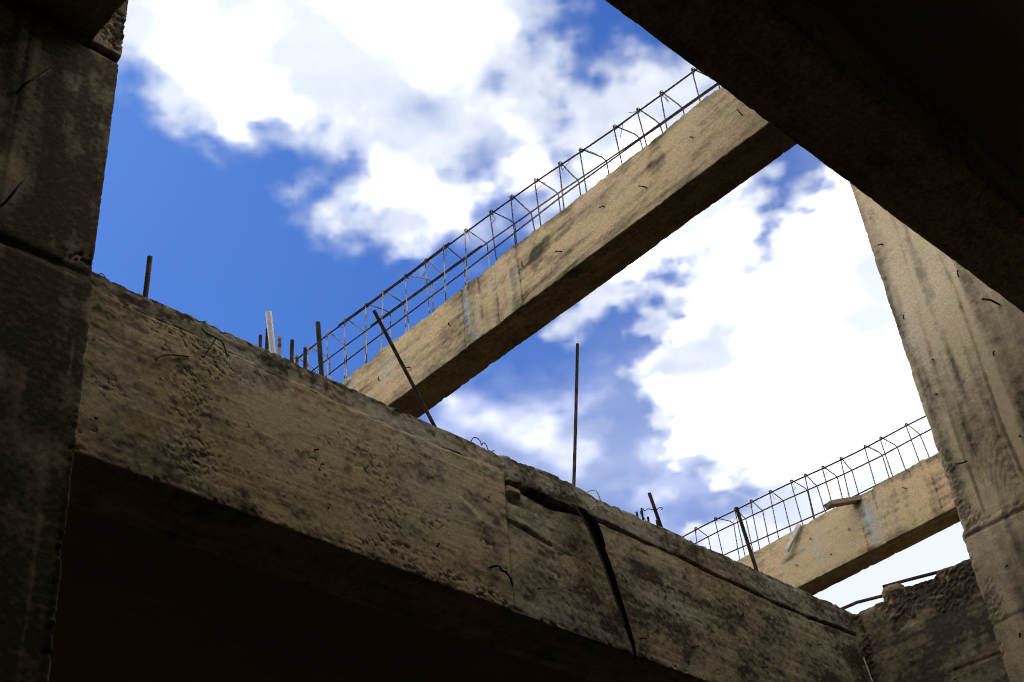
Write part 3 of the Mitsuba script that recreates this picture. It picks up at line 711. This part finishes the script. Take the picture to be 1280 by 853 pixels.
lin = lambda pts: (lambda y: np.interp(y, *np.array(sorted(pts)).T))
a_top = lin([(1.7, 4.345), (2.043, 4.367), (2.216, 4.378), (2.482, 4.397), (2.684, 4.419), (2.963, 4.455), (3.258, 4.478), (3.582, 4.498), (3.867, 4.509), (4.171, 4.527), (4.483, 4.55), (4.9, 4.555)])
a_back = lin([(1.7, 4.325), (2.474, 4.382), (2.681, 4.402), (2.928, 4.429), (3.391, 4.466), (4.147, 4.511), (4.481, 4.528), (4.9, 4.545)])
a_low = lin([(1.7, 4.190), (2.05, 4.211), (2.351, 4.234), (2.812, 4.260), (3.43, 4.267), (4.181, 4.288), (4.9, 4.300)])
cage('rebar_cage', 'rusty rebar cage rising from the top of the longer sky beam', 3.463, 3.575,
     [1.86, 2.043, 2.216, 2.347, 2.482, 2.684, 2.81, 2.963, 3.118, 3.258, 3.431, 3.582, 3.716, 3.867, 4.035, 4.171, 4.337, 4.483, 4.643, 4.756], a_top, a_back, a_low, 4.10, 1.72, 4.80,
     lambda y: y > 3.4, heavy=[(3.55, 4.40, 3.463, lambda y: a_top(y) + 0.002), (3.45, 4.28, 3.575, lambda y: a_back(y) + 0.002)])
b_top = lin([(1.7, 4.37), (3.051, 4.438), (3.341, 4.443), (3.646, 4.461), (3.879, 4.484), (4.193, 4.503), (4.646, 4.528), (5.2, 4.54)])
b_back = lin([(1.7, 4.35), (3.034, 4.405), (3.324, 4.408), (3.622, 4.426), (4.026, 4.465), (4.459, 4.496), (5.2, 4.53)])
b_low = lin([(1.7, 4.19), (3.3, 4.243), (3.735, 4.257), (4.25, 4.301), (4.512, 4.324), (5.2, 4.35)])
cage('rebar_cage', 'thin rebar cage rising from the top of the shorter far beam', 6.53, 6.63,
     [2.55, 2.70, 2.88, 3.051, 3.23, 3.341, 3.513, 3.646, 3.775, 3.879, 4.043, 4.193, 4.319, 4.482, 4.646, 4.80], b_top, b_back, b_low, 4.11, 1.72, 5.2, lambda y: False, r=0.0040, low_x=6.63)


# ------------------------------------------------------------------ starter bars on the wide beam
def rebar(p1, p0, r, label, m='rust', group=None):
    p0, p1 = np.array(p0, float), np.array(p1, float)
    d = (p1 - p0) / np.linalg.norm(p1 - p0)
    base = p0 - d * 0.16
    L = np.linalg.norm(p1 - base)
    n = max(8, int(L / 0.006))
    t = np.linspace(0, 1, n)
    path = base + (p1 - base) * t[:, None] + 0.004 * np.c_[np.sin(t * 3.1), np.sin(t * 2.3), 0 * t]
    r *= 0.88
    rib = r * (1 + 0.07 * (np.arange(n) % 2))
    thing('rebar', tube(path, rib, 8), m, label, 'rebar', group, smooth=True)


Y = 3.12
for (x1, z1), (x0, z0), r, lab, m in (
        ((1.688, 3.136), (1.677, 2.84), .0095, 'dark rebar stub standing alone on the wide beam beside the left column', 'rust'),
        ((2.124, 3.020), (2.121, 2.84), .0062, 'short rebar stub left of the white plastic tube, leftmost of the row', 'rust'),
        ((2.152, 3.061), (2.145, 2.84), .0068, 'dark rebar stub touching the left side of the white plastic tube', 'rust'),
        ((2.202, 3.054), (2.199, 2.84), .0072, 'pale cement coated rebar stub just right of the white plastic tube', 'coated_rust'),
        ((2.255, 3.062), (2.246, 2.84), .0075, 'dark rebar stub, second to the right of the white plastic tube', 'rust'),
        ((2.276, 3.005), (2.272, 2.84), .0060, 'tiny rebar stub at the foot of the long cage, by its lowest corner', 'coated_rust'),
        ((2.310, 3.053), (2.305, 2.84), .0072, 'short dark rebar stub crossing the left end of the long cage', 'rust'),
        ((2.365, 3.195), (2.384, 2.84), .0098, 'thick upright black rebar in front of the left end of the long cage', 'rust'),
        ((2.626, 3.381), (2.966, 2.85), .0082, 'long slanted rebar crossing in front of the longer sky beam', 'rust'),
        ((3.778, 3.768), (3.600, 2.86), .0080, 'tallest rebar, standing straight up from the middle of the wide beam', 'rust'),
        ((3.999, 2.989), (3.998, 2.84), .0055, 'tiny rebar tip left of the wire tied stub, on the wide beam', 'rust'),
        ((4.068, 2.990), (4.066, 2.84), .0055, 'tiny rebar tip right of the wire tied stub, on the wide beam', 'rust'),
        ((4.124, 2.995), (4.122, 2.84), .0055, 'tiny rebar tip directly left of the short slanted rebar', 'rust'),
        ((4.105, 3.121), (4.178, 2.84), .0085, 'short slanted black rebar right of the tallest rebar', 'rust'),
        ((4.731, 3.274), (4.800, 2.84), .0095, 'slanted black rebar in front of the far rebar cage', 'rust')):
    rebar((x1, Y, z1), (x0, Y, z0), r, lab, m)
rebar((4.035, Y, 3.020), (4.028, Y, 2.84), .0052, 'tiny rebar stub with thin wire twisted round it')

ang = np.linspace(0, 2 * math.pi, 13)[:-1]
hollow = trimesh.creation.annulus(r_min=0.0085, r_max=0.0105, height=0.34, sections=20)
hollow.apply_transform(trimesh.geometry.align_vectors((0, 0, 1), np.array([2.157, 0, 3.113]) - np.array([2.190, 0, 2.85])))
hollow.apply_translation((2.150, 3.085, 2.930))
thing('plastic_tube', hollow, 'white_plastic', 'white plastic tube standing among rebar stubs on the wide beam', 'tube', smooth=30)

# ------------------------------------------------------------------ loose things
fold = [(3.408, 2.975, 2.742), (3.424, 2.955, 2.718), (3.462, 2.945, 2.640), (3.512, 2.945, 2.530), (3.556, 2.948, 2.405), (3.606, 2.955, 2.288), (3.640, 2.962, 2.212), (3.668, 2.985, 2.168)]
wide = [0.050, 0.064, 0.058, 0.052, 0.045, 0.030, 0.017, 0.005]


def strip(path, width, thick, curl):
    path = arc(path, 8)
    width = np.interp(np.linspace(0, 1, len(path)), np.linspace(0, 1, len(width)), width)
    V = []
    across = np.linspace(0, 1, 7)
    for side in (0, 1):
        for p, w in zip(path, width):
            for a in across:
                V.append((p[0] + a * w, p[1] - curl * math.sin(a * math.pi) * w - side * thick, p[2] + a * w * 0.12))
    V = np.array(V)
    n, k = len(path), len(across)
    Fc = []
    for s in (0, 1):
        o = s * n * k
        for i in range(n - 1):
            for j in range(k - 1):
                a = o + i * k + j
                q = [(a, a + 1, a + k + 1), (a, a + k + 1, a + k)]
                Fc += q if s else [t[::-1] for t in q]
    o = n * k
    for i in range(n - 1):
        for j in (0, k - 1):
            a, b = i * k + j, (i + 1) * k + j
            q = [(a, b, b + o), (a, b + o, a + o)]
            Fc += q if j else [t[::-1] for t in q]
    return trimesh.Trimesh(V, Fc, process=False)


hang = numbered('hanging_strip')
labels[hang] = {'label': 'black torn strip hanging from the crack down the face of the wide beam', 'category': 'strip'}
part(hang, 'film', strip(fold, wide, 0.002, 0.06), 'black_film', True)
part(hang, 'torn_edge', tube(arc([(3.420, 2.950, 2.722), (3.458, 2.938, 2.640), (3.508, 2.938, 2.530), (3.552, 2.941, 2.405), (3.603, 2.950, 2.288)], 6), [0.0035] * 24 + [0.002], 6), 'brown_twine', True)
part(hang, 'split', strip([(3.452, 2.962, 2.728), (3.482, 2.942, 2.690), (3.508, 2.935, 2.640), (3.535, 2.935, 2.58)], [0.028, 0.030, 0.022, 0.006], 0.002, 0.08), 'black_film', True)

thing('twine', tube(arc([(1.822, 3.02, 2.862), (1.828, 2.985, 2.842), (1.812, 2.980, 2.809), (1.825, 2.976, 2.792), (1.863, 2.968, 2.782), (1.882, 2.968, 2.772), (1.904, 2.974, 2.732)], 6), 0.0030, 6), 'green_twine',
      'green twine lying over the top edge of the wide beam near its left end', 'twine', smooth=True)
thing('twig', tube(arc([(1.858, 2.972, 2.785), (1.839, 2.975, 2.739), (1.827, 2.985, 2.705)], 5), 0.0022, 6), 'brown_twine', 'thin twig hanging beside the green twine', 'twig', smooth=True)
thing('twig', tube(arc([(1.664, 2.985, 2.612), (1.667, 2.975, 2.622), (1.704, 2.978, 2.651), (1.774, 2.985, 2.681)], 5), 0.0025, 6), 'brown_twine', 'crooked twig lying level on the face of the wide beam below the green twine', 'twig', smooth=True)
thing('wire', tube(arc([(1.458, 3.03, 2.866), (1.461, 2.985, 2.848), (1.471, 2.975, 2.829), (1.491, 2.978, 2.815)], 5), 0.0018, 6), 'pale_wire', 'short pale wire over the top edge of the wide beam by the left column', 'wire', smooth=True)
thing('string', tube(arc([(3.555, 3.03, 2.868), (3.562, 2.965, 2.852), (3.575, 2.955, 2.810), (3.583, 2.955, 2.792), (3.560, 2.955, 2.775), (3.540, 2.955, 2.769), (3.514, 2.965, 2.746)], 6), 0.0022, 6), 'pale_wire',
      'white string hanging over the crack beside the black strip', 'string', smooth=True)
thing('wire', tube(arc([(3.000, 3.05, 2.865), (3.004, 3.05, 2.900), (3.024, 3.05, 2.927), (3.050, 3.05, 2.925), (3.058, 3.05, 2.905), (3.066, 3.05, 2.920), (3.080, 3.05, 2.918), (3.084, 3.04, 2.885), (3.07, 3.0, 2.86)], 6), 0.0020, 6), 'dark_wire',
      'looped wire on top of the wide beam between the slanted rebar and the tallest rebar', 'wire', smooth=True)
thing('wire', tube(arc([(4.060, 3.12, 2.86), (4.049, 3.12, 2.955), (4.020, 3.12, 2.990), (4.026, 3.11, 3.008), (4.044, 3.115, 3.008), (4.074, 3.12, 3.030), (4.100, 3.12, 3.036), (4.128, 3.12, 3.043), (4.150, 3.12, 3.062), (4.175, 3.12, 3.071), (4.165, 3.12, 3.058)], 6), 0.0019, 6), 'dark_wire',
      'thin kinked wire reaching from the wire tied stub to the short slanted rebar', 'wire', smooth=True)



def plank(p0, p1, w, t, seed, up=(0, 0, 1)):
    """A rough-sawn piece from p0 to p1, w wide and t thick."""
    p0, p1 = np.array(p0, float), np.array(p1, float)
    L = np.linalg.norm(p1 - p0)
    m = box(0, L, -w / 2, w / 2, -t / 2, t / 2)
    for _ in range(3):
        m = m.subdivide()
    m.vertices += 0.004 * np.c_[F(m.vertices, 40, 3, seed), F(m.vertices, 40, 3, seed + 1), F(m.vertices, 40, 3, seed + 2)]
    m.vertices[:, 0] += 0.02 * F(np.c_[m.vertices[:, 0] * 0, m.vertices[:, 1], m.vertices[:, 2]], 50, 2, seed + 3) * (np.abs(m.vertices[:, 0] - L / 2) > L * 0.45)
    u = (p1 - p0) / L
    n = np.array(up, float) - u * np.dot(up, u)
    n /= np.linalg.norm(n)
    M = np.eye(4)
    M[:3, 0], M[:3, 1], M[:3, 2], M[:3, 3] = u, np.cross(n, u), n, p0
    m.apply_transform(M)
    return m


board = plank((6.25, 3.520, 4.035), (6.60, 3.45, 4.175), 0.055, 0.026, 31)
thing('board_offcut', board, 'old_wood', 'dark board offcut lying across the far sky beam, sticking out over its edge', 'board')
lath = plank((6.462, 3.985, 4.030), (6.490, 3.870, 4.165), 0.028, 0.016, 35, up=(1, 0, 0))
thing('lath', lath, 'pale_wood', 'pale lath hanging over the edge of the far sky beam', 'lath')

thing('rebar', tube([(5.36, 3.10, 2.930), (5.36, 3.00, 2.925), (5.36, 2.90, 2.905), (5.37, 2.80, 2.89)], 0.0075, 8), 'rust', 'rusty bar lying along the rough beam top nearest the far corner', 'rebar', smooth=True)
thing('rebar', tube([(5.33, 2.835, 2.922), (5.34, 2.72, 2.905), (5.36, 2.55, 2.88)], 0.0075, 8), 'rust', 'rusty bar lying on the mortar lump on the rough beam top', 'rebar', smooth=True)
lump = trimesh.creation.icosphere(subdivisions=4, radius=1.0)
lump.vertices *= (1 + 0.7 * F(lump.vertices, 1.6, 5, 3))[:, None] * np.array([0.045, 0.055, 0.036])
lump.apply_translation((5.34, 2.80, 2.876))
thing('mortar_lump', lump, 'concrete', 'crumbly mortar lump on the rough beam top, under the end of a rusty bar', 'mortar lump', smooth=True, uv=np.c_[np.full(len(lump.vertices), 0.35), np.full(len(lump.vertices), 0.1)])
thing('wire', tube(arc([(5.225, 2.965, 2.60), (5.235, 2.955, 2.45), (5.24, 2.95, 2.30), (5.25, 2.95, 2.12)], 6), 0.0035, 6), 'pale_wire', 'pale wire running down the corner between the wide beam and the rough beam', 'wire', smooth=True)
